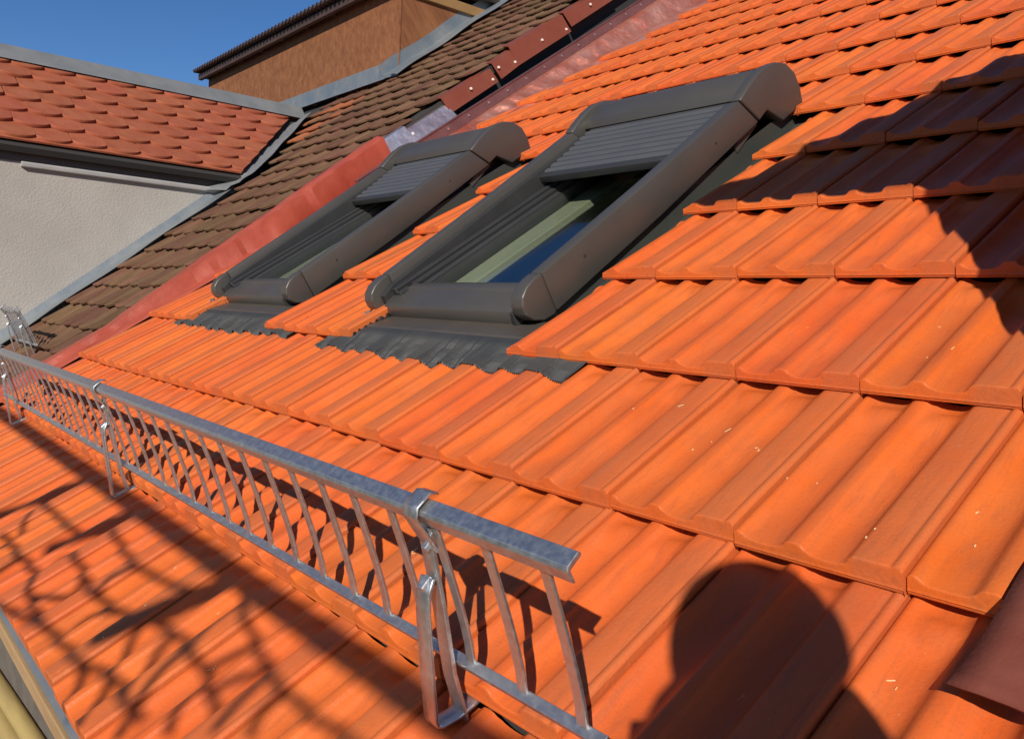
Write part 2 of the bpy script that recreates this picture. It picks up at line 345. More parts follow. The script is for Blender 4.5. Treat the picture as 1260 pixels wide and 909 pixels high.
for r in range(-2, 22):
    for s0, s1 in row_spans(r):
        k = math.floor(s0 + 1e-6)
        while k < s1 - 1e-6:
            a0, a1 = max(0, s0 - k), min(1, s1 - k)
            if a1 - a0 > .06:
                c = px((k + .5) * TW, (r + .5) * TL, 0)
                tiles.append((c[2] if c else 99, k, r, a0, a1))
            k += 1
def inframe(t):
    c = px((t[1] + .5) * TW, (t[2] + .5) * TL, 0); return c and -40 < c[0] < 1320 and -40 < c[1] < 960
tiles.sort(key=lambda t: (not inframe(t), t[0]))
rest = MB(); V0 = -0.019
for i, (z, k, r, a0, a1) in enumerate(tiles):
    vo = V0 if r == -2 else 0.0
    loc = Vector((k * TW + random.uniform(-.0006, .0006), r * TL + vo + random.uniform(-.003, .003), random.uniform(-.0006, .0014)))
    rz = random.uniform(-.005, .005); ry = random.uniform(-.004, .004)
    if i < 300: link('roof_tile', tile_mesh(a0, a1), roof, loc, (0, ry, rz))
    else:
        vs, fs = tile_geo(round(a0, 2), round(a1, 2), True); rest.add([loc + Vector(v) for v in vs], fs)
if rest.v: tag(rest.build('roof_tile_remainder', M['tile'], roof, smooth=38), kind='stuff')
# eave: drip edge, fascia board, wall
MB().prism([(-.655, -.012), (-.713, -.012), (-.716, -.024), (-.714, -.024), (-.711, -.0155), (-.655, -.0155)], -3.3, 2.58).build('drip_edge', M['zincold'], house, bevel=.001)
Minv = MR.inverted()
def wall_box(x0, y0, z0, x1, y1, z1):
    m_ = MB().box((x0, y0, z0), (x1, y1, z1)); m_.v = [Minv @ v for v in m_.v]; return m_
wall_box(-3.3, -.594, -.440, 2.58, -.562, -.412).build('fascia_board', M['timber'], house, bevel=.002)
wall_box(-3.3, -.36, gz, 2.58, -.22, -.50).build('wall', M['shadewall'], house)
wall_box(-3.3, -.54, -.50, 2.58, -.36, -.47).build('soffit_board', M['timber'], house)
# attic behind the windows
room = MB()
for (u0, u1), (v0, v1) in zip(WU, WV):
    for a, b in (((u0, v0, -.42), (u0 + .012, v1, -.07)), ((u1 - .012, v0, -.42), (u1, v1, -.07)), ((u0 + .012, v0, -.42), (u1 - .012, v0 + .012, -.07)), ((u0 + .012, v1 - .012, -.42), (u1 - .012, v1, -.07))): room.box(a, b)
room.build('window_lining', M['plaster'], house)
at = MB(); at.box((-3.25, .1, -2.4), (2.5, 3.2, -2.35)); at.box((-3.25, .1, -2.35), (-3.2, 3.2, -.43)); at.box((-3.2, 3.15, -2.35), (2.5, 3.2, -.43)); at.box((-3.2, .1, -2.35), (2.5, .15, -.43)); at.box((2.45, .15, -2.35), (2.5, 3.15, -.43))
at.build('attic_wall', M['wall'], house)

# ================================================================== ROOF WINDOWS
def roof_window(label, group):
    T = thing('roof_window', label, 'roof window', (-1.225, .47, -.05), PITCH, group)
    uL, uR = -1.585, -0.865
    def rail_poly(o=0):
        nose = [(.545, -.02), (.512, -.016), (.484, 0), (.468, .022), (.467, .045), (.478, .066), (.50, .080), (.53, .086)]
        return nose + [(1.00, .113), (1.45, .147), (1.515, .058), (1.0, .012)]
    for u0, u1 in ((uL, uL + .042), (uR - .044, uR)):
        rp_ = rail_poly()
        rl = MB().prism([(.5585, -.0165), (.5585, .0863)] + rp_[8:], u0, u1).build('side_rail', M['alu'], T, smooth=30, bevel=.0045, seg=2)
        MB().prism([(a_, b_) for a_, b_ in rp_[:8]] + [(.5565, .0866), (.5565, -.0190)], u0 - .0004, u1 + .0004).build('rail_end_cap', M['alu'], T, smooth=30, bevel=.005, seg=3)
        for vs_ in (.70, 1.30): MB().tube([(u1 - .001, vs_, .055 + .05 * (vs_ - .7)), (u1 + .0015, vs_, .055 + .05 * (vs_ - .7))], .0042, 8).build('screw', M['alu_dark'], rl, org=Vector(T['org']))
    # inner guide plates, stepping down to the sash
    for u0, u1 in ((uL + .040, uL + .066), (uR - .066, uR - .042)):
        MB().prism([(.50, -.01), (.50, .046), (.54, .060), (1.5, .122), (1.5, -.01)], u0, u1).build('guide_plate', M['alu_dark'], T, bevel=.002)
    # shutter box
    hood = [(1.515, .132), (1.535, .158), (1.60, .180), (1.665, .172), (1.715, .145), (1.745, .098), (1.748, .040), (1.70, .030), (1.62, .030)]
    MB().prism(hood, uL + .03, uR - .03).build('shutter_box', M['alu'], T, smooth=24, bevel=.003)
    cap = [(1.452, .149), (1.50, .166), (1.56, .182), (1.61, .187), (1.665, .180), (1.715, .158), (1.748, .118), (1.758, .07), (1.752, .018), (1.63, .012), (1.565, .072), (1.517, .060)]
    for u0, u1 in ((uL - .004, uL + .034), (uR - .034, uR + .004)):
        MB().prism(cap, u0, u1).build('box_end_cap', M['alu'], T, smooth=30, bevel=.006, seg=3)
    # lowered part of the shutter: one object per slat
    c0, c1 = (1.236, .088), (1.545, .126); n = 9
    dv, dw = (c1[0] - c0[0]) / n, (c1[1] - c0[1]) / n
    MB().prism([(1.214, .066), (1.212, .088), (1.222, .0945), (1.2385, .0935), (1.2385, .070)], uL + .056, uR - .056).build('end_slat', M['alu_dark'], T, smooth=30, bevel=.002)
    MB().prism([(1.238, .070), (1.238, .074), (1.545, .112), (1.545, .108)], uL + .060, uR - .060).build('reflection_screen', M['rubber'], T)  # plate added so the pane mirrors no slat undersides
    for i in range(n):
        v, w = c0[0] + dv * i, c0[1] + dw * i
        pr = [(v + .0045, w - .014), (v + .0045, w - .002), (v + .0065, w + .0045), (v + dv * .4, w + dw * .4 + .0075), (v + dv - .005, w + dw + .0048), (v + dv - .0020, w + dw - .002), (v + dv - .0020, w + dw - .014)]
        MB().prism(pr, uL + .058, uR - .058).build('shutter_slat', M['slat'], T, smooth=35)
    # sash: side bars, bottom cover, pane
    s0, s1 = uL + .068, uR - .068
    for u0, u1, q in ((s0, s0 + .055, 1), (s1 - .055, s1, -1)):
        a, b = (u0, u1) if q > 0 else (u1, u0)
        m_ = MB(); m_.prism([(a, -.05), (a, .052), (a + q * .018, .052), (a + q * .022, .040), (a + q * .036, .040), (a + q * .040, .024), (b, .016), (b, -.05)], .53, 1.60, axis=1)
        m_.build('sash_bar', M['alu_dark'], T, bevel=.0015)
        for o_, h_ in ((.0205, .0455), (.0385, .0330), (.0530, .0175)): MB().box((a + q * o_ - .0014, .535, h_ - .006), (a + q * o_ + .0014, 1.595, h_ + .0012)).build('gasket', M['rubber'], T)
    m_ = MB().prism([(.498, -.052), (.482, -.020), (.480, .004), (.486, .020), (.502, .028), (.560, .034), (.566, .040), (.585, .040), (.592, .030), (.622, .024), (.622, -.05)], s0 - .004, s1 + .004)
    m_.build('bottom_cover', M['alu'], T, smooth=30, bevel=.002)
    MB().box((s0, 1.58, -.05), (s1, 1.64, .06)).build('sash_head', M['alu_dark'], T)
    MB().box((s0 + .05, .615, -.006), (s1 - .05, 1.59, .002)).build('glass_pane', M['glass'], T)
    MB().box((s0 + .052, .63, -.050), (s0 + .150, 1.58, -.024)).build('reflection_strip', M['reflstrip'], T, bevel=.004)  # pale strip added under the pane, standing in for a reflection in the glass
    MB().box((s1 + .002, .470, -.012), (s1 + .016, .512, .026)).build('latch', M['alu_dark'], T, bevel=.003)
    # fixed frame in the roof
    m_ = MB(); m_.box((uL + .03, .505, -.10), (uL + .085, 1.66, -.03)); m_.box((uR - .085, .505, -.10), (uR - .03, 1.66, -.03)); m_.box((uL + .085, .505, -.10), (uR - .085, .57, -.03)); m_.box((uL + .085, 1.60, -.10), (uR - .085, 1.66, -.03))
    m_.build('fixed_frame', M['alu_dark'], T)
    # support arms below the box
    for u in (uR - .045, uL + .02):
        m_ = MB().prism([(1.40, .012), (1.52, .045), (1.545, .075), (1.50, .068), (1.395, .035)], u, u + .03); m_.build('support_arm', M['alu'], T, bevel=.002)
    # flashing
    for u0, u1, q in ((uR - .022, uR + .062, 1), (uL + .022, uL - .028, -1)):
        m_ = MB(); m_.prism([(u0, -.05), (u0, .022), (u0 + q * .003, .022), (u0 + q * .003, -.044), (u1, -.044), (u1, -.050)], .515, 1.74, axis=1)
        m_.build('side_flashing', M['sideflash'], T)
    MB().prism([(1.66, -.045), (1.74, -.028), (1.80, -.028), (1.80, -.034), (1.74, -.034), (1.66, -.051)], uL - .03, uR + .06).build('head_flashing', M['sideflash'], T)
    MB().prism([(.388, .004), (.388, -.002), (.515, -.034), (.515, -.022), (.47, -.008), (.405, .0075)], uL - .035, uR + .06).build('sill_plate', M['sill'], T, bevel=.0012)
    m_ = MB().tube([(uL + .012, .43, .004), (uL + .018, .445, .020), (uL + .03, .455, .020), (uL + .05, .44, .010), (uL + .085, .445, .006)], .0040, 6); m_.build('wire_clip', M['zincbar'], T, smooth=60)
    # wavy ribbed apron dressed over the course below
    na = 360; A = [i / na for i in range(na + 1)]; B = [0, .02, .12, .25, .4, .55, .7, .85, 1]
    a0_, a1_ = uL - .045, uR + .30
    def ap(a, b):
        u = a0_ + (a1_ - a0_) * a; kf = (u / TW) % 1.0
        edge = .283 + .006 * math.sin(a * 9) + .003 * math.sin(a * 31)
        v = edge + (.395 - edge) * b
        on = tile_top(kf, v) - TILT * v
        t = sstep(.292, .372, v)
        w = max(on * (1 - t) + .0015 * t, on - .001 if v < .366 else -1) + .0058
        rib = .0011 * (1 if int(a * na) % 2 else -1) * (1 - sstep(.36, .392, v))
        return (u, v + (.0 if b else .0012 * (1 if int(a * na) % 2 else -1)), w + rib - .0015 * (1 if b == 0 else 0))
    MB().grid(ap, A, B).build('ribbed_apron', M['apron'], T, solid=.0018)
    MB().grid(lambda a, b: (uL + .0835 + .0025 * math.sin(a * 70), .347 + a * .15, -.035 + b * (.045 + .006 * math.sin(a * 47) - .012 * a)), [i / 40 for i in range(41)], [0, 1]).build('dark_gap_strip', M['rubber'], T, solid=.004)  # black strip put in for the dark gap below the tile end
    return T
w1 = roof_window('dark grey roof window with glass mirroring pale green and blue under its half lowered shutter', 'roof windows with roller shutters')
def copy_tree(o, parent=None):
    c = o.copy(); COL.objects.link(c); c.parent = parent
    for ch in list(o.children): copy_tree(ch, c)
    return c
w2 = copy_tree(w1); w2.location = w1.location + (MR.to_3x3() @ Vector((-1.300, .026, 0)))
w2['label'] = 'dark grey roof window with half lowered shutter next to the red wrinkled flashing membrane'

# ================================================================== SNOW GUARDS
def snow_guard(name, label, o, bars, rail0, rail1, brackets, pitch, group):
    """o: origin (roof coords of the frame); local: u along eave, v up-slope, w normal"""
    T = thing(name, label, 'snow guard', o, pitch, group); O = Vector(o)
    L_ = lambda u, v, w: Vector((u, v, w))
    org = Vector((0, 0, 0))
    top, bot = (-.279, .243), (-.328, .058)
    # L-shaped top rail with a rolled front edge
    for a, b in zip(rail0, rail1):
        pr = [(top[0] - .012, top[1] - .009), (top[0] - .0135, top[1] + .006), (top[0] - .010, top[1] + .0105), (top[0] + .007, top[1] + .0138), (top[0] + .0090, top[1] + .011), (top[0] + .008, top[1] + .008), (top[0] - .009, top[1] + .005), (top[0] - .0095, top[1] - .009)]
        MB().prism(pr, a, b).build('top_rail', M['zincbar'], T, bevel=.0008, org=org)
    u0, u1 = min(rail0), max(rail1)
    MB().prism([(bot[0] - .007, bot[1] - .009), (bot[0] - .008, bot[1]), (bot[0] + .005, bot[1] + .0015), (bot[0] + .006, bot[1] - .001), (bot[0] - .004, bot[1] - .0025), (bot[0] - .004, bot[1] - .009)], u0 - .004, u1 - .01).build('bottom_rail', M['zincbar'], T, bevel=.0006, org=org)
    for u in bars:
        j = random.uniform(-.002, .002); pts = []
        for i in range(9):
            t = i / 8
            v = bot[0] + .001 + (top[0] - .004 - bot[0]) * t + .0045 * math.sin(math.pi * t ** .6) * (1 if t < 1 else 0)
            w = bot[1] + (top[1] + .004 - bot[1]) * t
            pts.append((u + j + .004 * (1 - t), v, w))
        MB().sweep(pts, .0150, .0040, side=(1, 0, 0)).build('bar', M['zincbar'], T, smooth=40, bevel=.0008, seg=1, org=org)
    for u in brackets:
        # base strap lying under the course above, front arm, rear arm, rail hook, bolt
        pts = [(u + .004, -.272, .232), (u, -.290, .215), (u - .002, -.316, .13), (u, -.346, .05), (u + .002, -.362, -.012)]
        br = MB().sweep(pts, .024, .0055, side=(1, 0, 0)); b = br.build('bracket', M['zincbar'], T, smooth=40, bevel=.001, seg=1, org=org)
        fr_ = [(u - .003, -.311, .168), (u - .004, -.324, .156), (u - .006, -.336, .134), (u - .009, -.353, .094), (u - .012, -.374, .045), (u - .013, -.390, .008), (u - .013, -.391, .002), (u - .010, -.387, -.0012), (u, -.366, -.0012), (u + .004, -.331, -.0016)]
        MB().sweep(fr_, .026, .0050, side=(1, 0, 0)).build('foot_arm', M['zincbar'], b, smooth=50, bevel=.001, seg=1, org=org)
        hk = [(u + .004, top[0] - .014, top[1] - .048), (u + .004, top[0] - .0165, top[1] - .02), (u + .004, top[0] - .0185, top[1] + .006), (u + .004, top[0] - .012, top[1] + .0155), (u + .004, top[0] + .010, top[1] + .0195), (u + .004, top[0] + .019, top[1] + .012)]
        MB().sweep(hk, .028, .0026, side=(1, 0, 0)).build('rail_hook', M['zincbar'], b, smooth=60, bevel=.0006, seg=1, org=org)
        MB().tube([(u - .003, -.326, .160), (u - .003, -.309, .164)], .0085, 6).build('bolt', M['zincbar'], b, bevel=.0012, org=org)
        MB().tube([(u + .004, -.302, .203), (u + .004, -.293, .205)], .006, 6).build('bolt', M['zincbar'], b, bevel=.001, org=org)
    return T
bars = [.042 - .0915 * i for i in range(35)]
snow_guard('snow_guard', 'galvanised steel snow guard of curved bars standing on the orange tiles', (0, 0, 0), bars, [-.165, -1.525, -3.16], [.088, -.165, -1.525], [-.163, -1.523, -2.855], PITCH, 'galvanised snow guards')

# ================================================================== NEIGHBOURING HOUSE
DB = math.atan(0.1); BP = PITCH + DB
nb = thing('neighbouring_house', 'neighbouring house with an old brown plain tile roof and two dormers', 'house', (0, .18, 0), BP)
nb['org'] = [0, 0, 0]
# local frame of nb: u along the eave, s up the brown slope, n normal
MN = Matrix.Translation(RW(0, .18, 0)) @ Matrix.Rotation(BP, 4, 'X'); MNi = MN.inverted()
def w2n(m_): m_.v = [MNi @ v for v in m_.v]; return m_
brf = MB().box((-8.6, -.75, -.06), (-3.44, 7.0, -.012)).build('roof', M['deck'], nb)
def beaver(wd, ln, th, arc, grooves=0.0, tilt=0.08, n=10):
    """plain tile with a rounded tail; v = 0 at the tail tip"""
    xs = [-wd/2 + wd * i / n for i in range(n + 1)]; vs = []; fs = []
    for x in xs:
        t = abs(x) / (wd / 2); y0 = arc * (1 - math.sqrt(max(0, 1 - (t * .96) ** 2)))
        dz = grooves * math.cos(x / wd * 2 * math.pi * 3) - (.007 if grooves else .003) * t * t
        for y, z in ((y0, -th * .8), (y0 - .0005, -th * .2), (y0 + .003, dz * .4), (y0 + .012, dz), (ln, dz)): vs.append((x, y, z - tilt * y))
    for i in range(n):
        for k in range(4): fs.append((i*5+k, (i+1)*5+k, (i+1)*5+k+1, i*5+k+1))
    for i in (0, n):
        b = len(vs); vs.append((xs[i], ln, -th - tilt * ln)); f = (i*5, i*5+1, i*5+2, i*5+3, i*5+4, b); fs.append(f if i else f[::-1])
    return vs, fs
BW, BE = .176, .178
bm_a = [me_from('plain_tile', *beaver(BW - .007, .225, .017, .042 + .010 * i, .0022, .105), M['brown'], smooth=45) for i in range(2)]
bm_n = me_from('plain_tile', *beaver(BW - .003, .225, .016, .03, .001, .105), M['brown_new'], smooth=45)
def umin(s):
    v = s + .18
    if v < 1.40: return -4.93
    if v < 1.78: return -4.93 + (v - 1.40) / .38 * .06
    if v < 2.72: return -4.88 - (v - 1.78) / .94 * .92
    if v < 3.08: return -6.0
    return -5.17
brt = []
for r in range(-3, 36):
    s = r * BE - .02
    for k in range(0, 18):
        u = -3.54 - (k + .5 * (r % 2)) * BW
        if u - BW * .35 > umin(s + .06): brt.append((r, k, u, s))
bd = []
for r, k, u, s in brt:
    v = s + .18; c = px(u, v, .1 * s); bd.append((c[2] if c else 99, r, k, u, s))
bd.sort()
rest = MB()
for i, (z, r, k, u, s) in enumerate(bd):
    loc = Vector((u + random.uniform(-.004, .004), s + random.uniform(-.008, .008), .026 + random.uniform(-.002, .004)))
    rot_ = (random.uniform(-.012, .012), random.uniform(-.02, .02), random.uniform(-.02, .02))
    new = r in (12, 13, 14, 15) and u < -5.1 and random.random() < .75
    if i < 300: link('plain_tile', bm_n if new else random.choice(bm_a), brf, loc, rot_)
    else:
        vs, fs = beaver(BW - .003, .225, .016, .033, .0022, .105, n=6); R_ = Matrix.Rotation(rot_[2], 3, 'Z') @ Matrix.Rotation(rot_[1], 3, 'Y')
        rest.add([loc + R_ @ Vector(v) for v in vs], fs)
if rest.v: tag(rest.build('plain_tile_remainder', M['brown'], brf, smooth=45), kind='stuff')

# --- rendered dormer with scalloped tiles
dorm = w2n(MB().prism([(-2.2, -2.2), (2.6, -2.2), (2.6, 1.02), (-2.2, 1.06)], -5.18, -4.985)).build('dormer', M['stucco'], nb)
dorm['label'] = 'grey stuccoed dormer with faded red scalloped tiles'
EX, EZ, RX, RZ = -4.935, 1.122, -5.90, 1.80                # eave and ridge of the near slope
dl = math.hypot(RX - EX, RZ - EZ); da = math.atan2(RZ - EZ, EX - RX)
# slope frame: a along +Y, b up the slope (towards -X), c normal
DM = Matrix(((0, -math.cos(da), math.sin(da), EX), (1, 0, 0, 0), (0, math.sin(da), math.cos(da), EZ), (0, 0, 0, 1)))
def dw(m_): m_.v = [MNi @ (DM @ v) for v in m_.v]; return m_
def vy(b): return 1.40 + (2.20 - 1.40) * b / dl             # where the slope runs into the brown roof
dw(MB().prism([(-2.2, -.05), (vy(0) + .06, -.05), (vy(dl) + .06, dl), (-2.2, dl)], -.05, -.012, axis=2)).build('roof_board', M['deck'], dorm)
# far slope
FM = Matrix(((0, math.cos(da), -math.sin(da), 2 * RX - EX), (1, 0, 0, 0), (0, math.sin(da), math.cos(da), EZ), (0, 0, 0, 1)))
m_ = MB().prism([(-2.2, 0), (1.5, 0), (2.2, dl), (-2.2, dl)], -.05, .02, axis=2); m_.v = [MNi @ (FM @ v) for v in m_.v]; m_.build('roof_board', M['red'], dorm)
SW, SE = .192, .168
gsc = beaver(SW - .002, .26, .026, .070, 0, .115, n=14)
def clipped(vs, fs, off, line):
    bm = bmesh.new(); q = [bm.verts.new(Vector(v) + off) for v in vs]
    for f in fs: bm.faces.new([q[i] for i in f])
    (p, nrm) = line
    bmesh.ops.bisect_plane(bm, geom=bm.verts[:] + bm.edges[:] + bm.faces[:], plane_co=p, plane_no=nrm, clear_outer=True)
    ok = len(bm.faces) > 0
    me = bpy.data.meshes.new('scalloped_tile'); bm.to_mesh(me); bm.free(); me.materials.append(M['red']); me.shade_smooth(); me.set_sharp_from_angle(angle=rad(45))
    return me if ok else None
sc = me_from('scalloped_tile', *gsc, M['red'], smooth=45)
DL = MNi @ DM
vl = Vector((vy(dl) - vy(0), dl, 0)).normalized(); vn = Vector((vl.y, -vl.x, 0))
dw(MB().prism([(-2.2, -.012), (vy(0) - .08, -.012), (vy(.1) - .08, .12), (-2.2, .12)], .002, .016, axis=2)).build('eave_course', M['red'], dorm, bevel=.002)
for r in range(0, 7):
    b = r * SE - .004
    for k in range(-8, 14):
        a = (k + .5 * (r % 2)) * SW + .02
        if a - SW / 2 > vy(b + .1): continue
        jit = Vector((random.uniform(-.003, .003), random.uniform(-.005, .005), .034 + random.uniform(0, .003)))
        if a + SW / 2 > vy(b) - .06:
            me = clipped(*gsc, Vector((a, b, 0)) + jit, (Vector((vy(0) - .07, 0, 0)), vn))
            if me:
                ob = link('scalloped_tile', me, dorm); ob.matrix_local = DL
        else:
            ob = link('scalloped_tile', sc, dorm); ob.matrix_local = DL @ Matrix.Translation(Vector((a, b, 0)) + jit) @ Matrix.Rotation(random.uniform(-.012, .012), 4, 'Z')
dw(MB().prism([(dl + .012, .075), (dl - .13, .045), (dl - .135, .040), (dl - .13, .038), (dl + .01, .065)], -2.2, vy(dl) - .02, axis=0)).build('ridge_cap', M['lead'], dorm, bevel=.003)
m_ = MB().prism([(dl + .012, .075), (dl - .13, .045), (dl - .13, .038), (dl + .01, .065)], -2.2, vy(dl) - .02, axis=0); m_.v = [MNi @ (FM @ v) for v in m_.v]; m_.build('ridge_cap', M['lead'], dorm)
# eave: gutter board toned dark for the overhang's shade and pale trim, running along the cheek
w2n(MB().prism([(-4.972, 1.105), (-4.975, 1.030), (-4.978, 1.008), (-5.05, 1.008), (-5.05, 1.105)], -2.2, 1.40, axis=1)).build('eave_board', M['gutter'], dorm, bevel=.004)
w2n(MB().prism([(-4.957, 1.010), (-4.952, 1.002), (-4.955, .980), (-5.0, .975), (-5.0, 1.010)], .045, 1.30, axis=1)).build('cornice_trim', M['trim'], dorm, bevel=.004)
# flashing along the foot of the cheek, and up the valley
w2n(MB()); fl = MB()
A = [i / 30 for i in range(31)]
fl.grid(lambda a, b: (-4.986 + (.003 if b == 0 else .012 if b == 1 else .13), -.72 + a * 2.15, (.075, .040, .030)[b] + (.004 * math.sin(a * 19) if b == 2 else 0)), A, [0, 1, 2])
fl.build('cheek_flashing', M['zincold'], dorm, solid=.003)
fl = MB(); VP = [(-4.84, 1.40), (-4.90, 1.62), (-5.32, 2.08), (-5.86, 2.66)]
def vpt(t):
    t *= len(VP) - 1; i = min(int(t), len(VP) - 2); f = t - i
    return Vector(VP[i]).lerp(Vector(VP[i + 1]), f)
def valley(a, b):
    p = vpt(a); o = Vector((.74, .67)) * (-.20, -.035, .012, .075)[b]
    return (p.x + o.x, p.y + o.y, (.12, .040, .052, .046)[b] + .003 * math.sin(a * 23))
fl.grid(valley, A, [0, 1, 2, 3]).build('valley_flashing', M['lead'], dorm, solid=.003)
# --- brown boarded box dormer further up
hy = 2.62
hut = w2n(MB().box((-9.2, hy, 1.2), (-5.14, hy + .06, 2.84))).build('box_dormer', M['rustwood'], nb)
hut['label'] = 'brown boarded box dormer under a corrugated roof'
w2n(MB().box((-5.14, hy - .004, 1.5), (-5.112, hy + 1.5, 2.775))).build('cheek_panel', M['rustwood'], hut)
w2n(MB().box((-5.16, hy - .012, 2.0), (-5.106, hy - .002, 2.80))).build('corner_strip', M['rustwood'], hut)
w2n(MB().box((-5.13, hy + .05, 2.70), (-5.085, hy + 1.4, 2.775))).build('verge_board', M['ochrewood'], hut, bevel=.003)
fl = MB()
def corr(a, b): 
    x = -9.28 + a * 4.25; return (x, hy - .16 + b * 1.9, 2.845 + .018 * math.cos(x * 2 * math.pi / .076) + .03 * b)
w2n(fl.grid(corr, [i / 660 for i in range(661)], [0, 1])).build('corrugated_roof', M['corr'], hut, solid=.006)
w2n(MB().box((-9.25, hy - .10, 2.755), (-5.05, hy - .06, 2.815))).build('eave_batten', M['corr'], hut)
for i in range(9): w2n(MB().box((-9.2 + i * .5, hy - .06, 2.77), (-9.15 + i * .5, hy, 2.82))).build('rafter_end', M['corr'], hut)
# folded zinc at its foot, one sheet per seam
xs = [-8.3, -7.75, -7.3, -6.9, -6.5, -6.1, -5.75, -5.4, -5.11]
for x0, x1 in zip(xs, xs[1:]):
    w2n(MB().prism([(hy - .006, 2.21), (hy - .010, 2.21), (hy - .018, 2.075), (hy - .13, 2.028), (hy - .13, 2.022), (hy - .012, 2.068)], x0 + .004, x1 - .002, axis=0)).build('zinc_sheet', M['zincold'], hut, bevel=.001)
fl = MB()
fl.grid(lambda a, b: (-5.115 + (.0, .006, .15, .19)[b], 3.03 + a * 1.9, (.14, .055, .052, .040)[b] + .006 * math.sin(a * 17)), A, [0, 1, 2, 3])
fl.build('zinc_sheet', M['zincold'], hut, solid=.003)
# second snow guard, on the brown roof
snow_guard('snow_guard', 'short galvanised snow guard casting bars of shadow on the brown tiles', (0, .18, 0), [-4.37 - .058 * i for i in range(10)], [-4.95], [-4.33], [-4.46, -4.84], BP, 'galvanised snow guards').location = MN @ Vector((0, .10, .0))
bpy.data.objects['snow_guard.001'].scale = (.92, .92, .92)
# neighbour's wall below the eave
w2n(MB().box((-8.6, -.36, gz), (-3.34, -.22, -.55))).build('wall', M['wall'], nb)
w2n(MB().box((-8.6, -.2, gz), (-8.45, 4.5, -.45))).build('wall', M['wall'], nb)

# ================================================================== FLASHING BETWEEN THE ROOFS
fm = MB(); random.seed(3)
ph = [random.uniform(0, 6.28) for _ in range(12)]
def memb(a, b):
    v = -.72 + a * 2.60
    hum = .1 * (v - .18)
    U = [-3.318, -3.370, -3.400, -3.415, -3.46, -3.505, -3.535]
    h = max(0, hum)
    Wd = [.006, .010, .015 + .10 * h, .036 + .92 * h, .037 + h, .036 + h, .030 + h]
    wr = (.011 * (abs(math.sin(v * 8.5 + ph[0] + b * .9)) - .5) * math.sin(v * 3.1 + ph[1]) + .007 * (abs(math.sin(v * 19 + ph[2] + b * 1.3)) - .5)) * (.45 + .8 * sstep(.3, 1.1, v))
    amp = (0.1, .4, 1, 1, .8, .5, .25)[b]
    e = .012 * math.sin(v * 9 + ph[3]) + .012 * (1 if math.sin(v * 7.3 + 1) > .2 else -1)
    sh = .04 * sstep(.5, 1.4, v)
    return (U[b] + (e if b == 6 else e * .4 if b == 5 else 0) + wr * .8 * amp + sh * (b > 1), v, Wd[b] + wr * amp)
mo = fm.grid(memb, [i / 260 for i in range(261)], range(7)).build('flashing_membrane', M['membrane'], None, smooth=50, solid=.002)
mo.matrix_world = MR; tag(mo, 'wrinkled red flashing membrane joining the orange tiles to the brown ones', 'flashing')
wf = thing('wall_flashing', 'red painted sheet metal upstand with cover plates beside the brown roof', 'flashing', (-3.36, 1.7, 0), PITCH)
v0, v1 = 1.55, 6.2
def upst(a, b):
    v = v0 + a * (v1 - v0); top_ = max(.03, .035 + .045 * (v - 2.2))
    u = (-2.98 - .10 * (1 - sstep(2.2, 3.9, v)), -3.250, -3.272, -3.296, -3.32, -3.345)[b]
    t = (0, 0, .25, .5, .78, 1)[b]
    wv = .010 * math.sin(37 * v + .8 * b + 1.5 * math.sin(7 * v)) * (.35 + .65 * max(0, math.sin(9.3 * v + .6 * b)))
    return (u, v, (-.004 if b == 0 else .003) + (top_ - .003) * t + wv * (0, .25, .8, 1, .6, 0)[b])
MB().grid(upst, [i / 420 for i in range(421)], range(6)).build('upstand_sheet', M['redmetal'], wf, smooth=60, solid=.002)
stp = MB(); stp.prism([(1.6, .008), (v1, .215), (v1, .275), (1.6, .068)], -3.352, -3.346); stp.prism([(1.6, .068), (v1, .275), (v1, .281), (1.6, .074)], -3.362, -3.340)
st = stp.build('clamping_strip', M['strip'], wf, bevel=.001)
for i in range(14):
    v = 2.28 + i * .17; w = .008 + .045 * (v - 1.6) + .032
    MB().tube([(-3.346, v, w), (-3.341, v, w)], .0075, 7).build('screw', M['zincbar'], st, bevel=.0015)
MB().box((-3.50, 1.6, -.06), (-3.44, v1, .0)).build('verge_board', M['deck'], wf)
wl = MB().prism([(1.6, -.05), (v1, -.05), (v1, .1 * (v1 - .18) - .03), (1.6, .10)], -3.47, -3.45); wl.build('upstand_backing', M['deck'], wf)
PL = [(1.800, 2.066, .062, .172, 1), (2.060, 2.385, .068, .166, 1), (2.372, 2.79, .130, .224, 0), (2.812, 2.998, .162, .264, 0), (2.985, 3.50, .182, .305, 0), (3.51, 3.98, .236, .330, 0), (3.97, 4.45, .28, .38, 0), (4.44, 4.95, .33, .43, 0)]
for i, (a, b, w0, w1_, sh) in enumerate(PL):
    dz = .018 + .02 * (b - a); uo = -3.425 + (.004 if i % 2 else 0)
    pl = MB().add([(uo + (.075 if sh else .034), a, w0), (uo + (.070 if sh else .030), b, w0 + dz), (uo, b, w1_ + dz * .6), (uo, a, w1_), (uo - .05, a, w1_ + .010), (uo - .05, b, w1_ + dz * .6 + .010)], [(0, 1, 2, 3), (3, 2, 5, 4)])
    p = pl.build('cover_plate', M['plateshiny'] if sh else M['plate'], wf, solid=.003)
    if sh: p['label'] = 'cover plate still mirroring the blue sky'
    for vv, ww in ((b - .03, w0 + dz + .015), ((a + b) / 2 if b - a > .35 else a + .02, w0 + .055)):
        MB().tube([(uo + .020, vv, ww + .01), (uo + .030, vv, ww + .01)], .0085, 7).build('sealing_washer', M['washer'], p, bevel=.002)

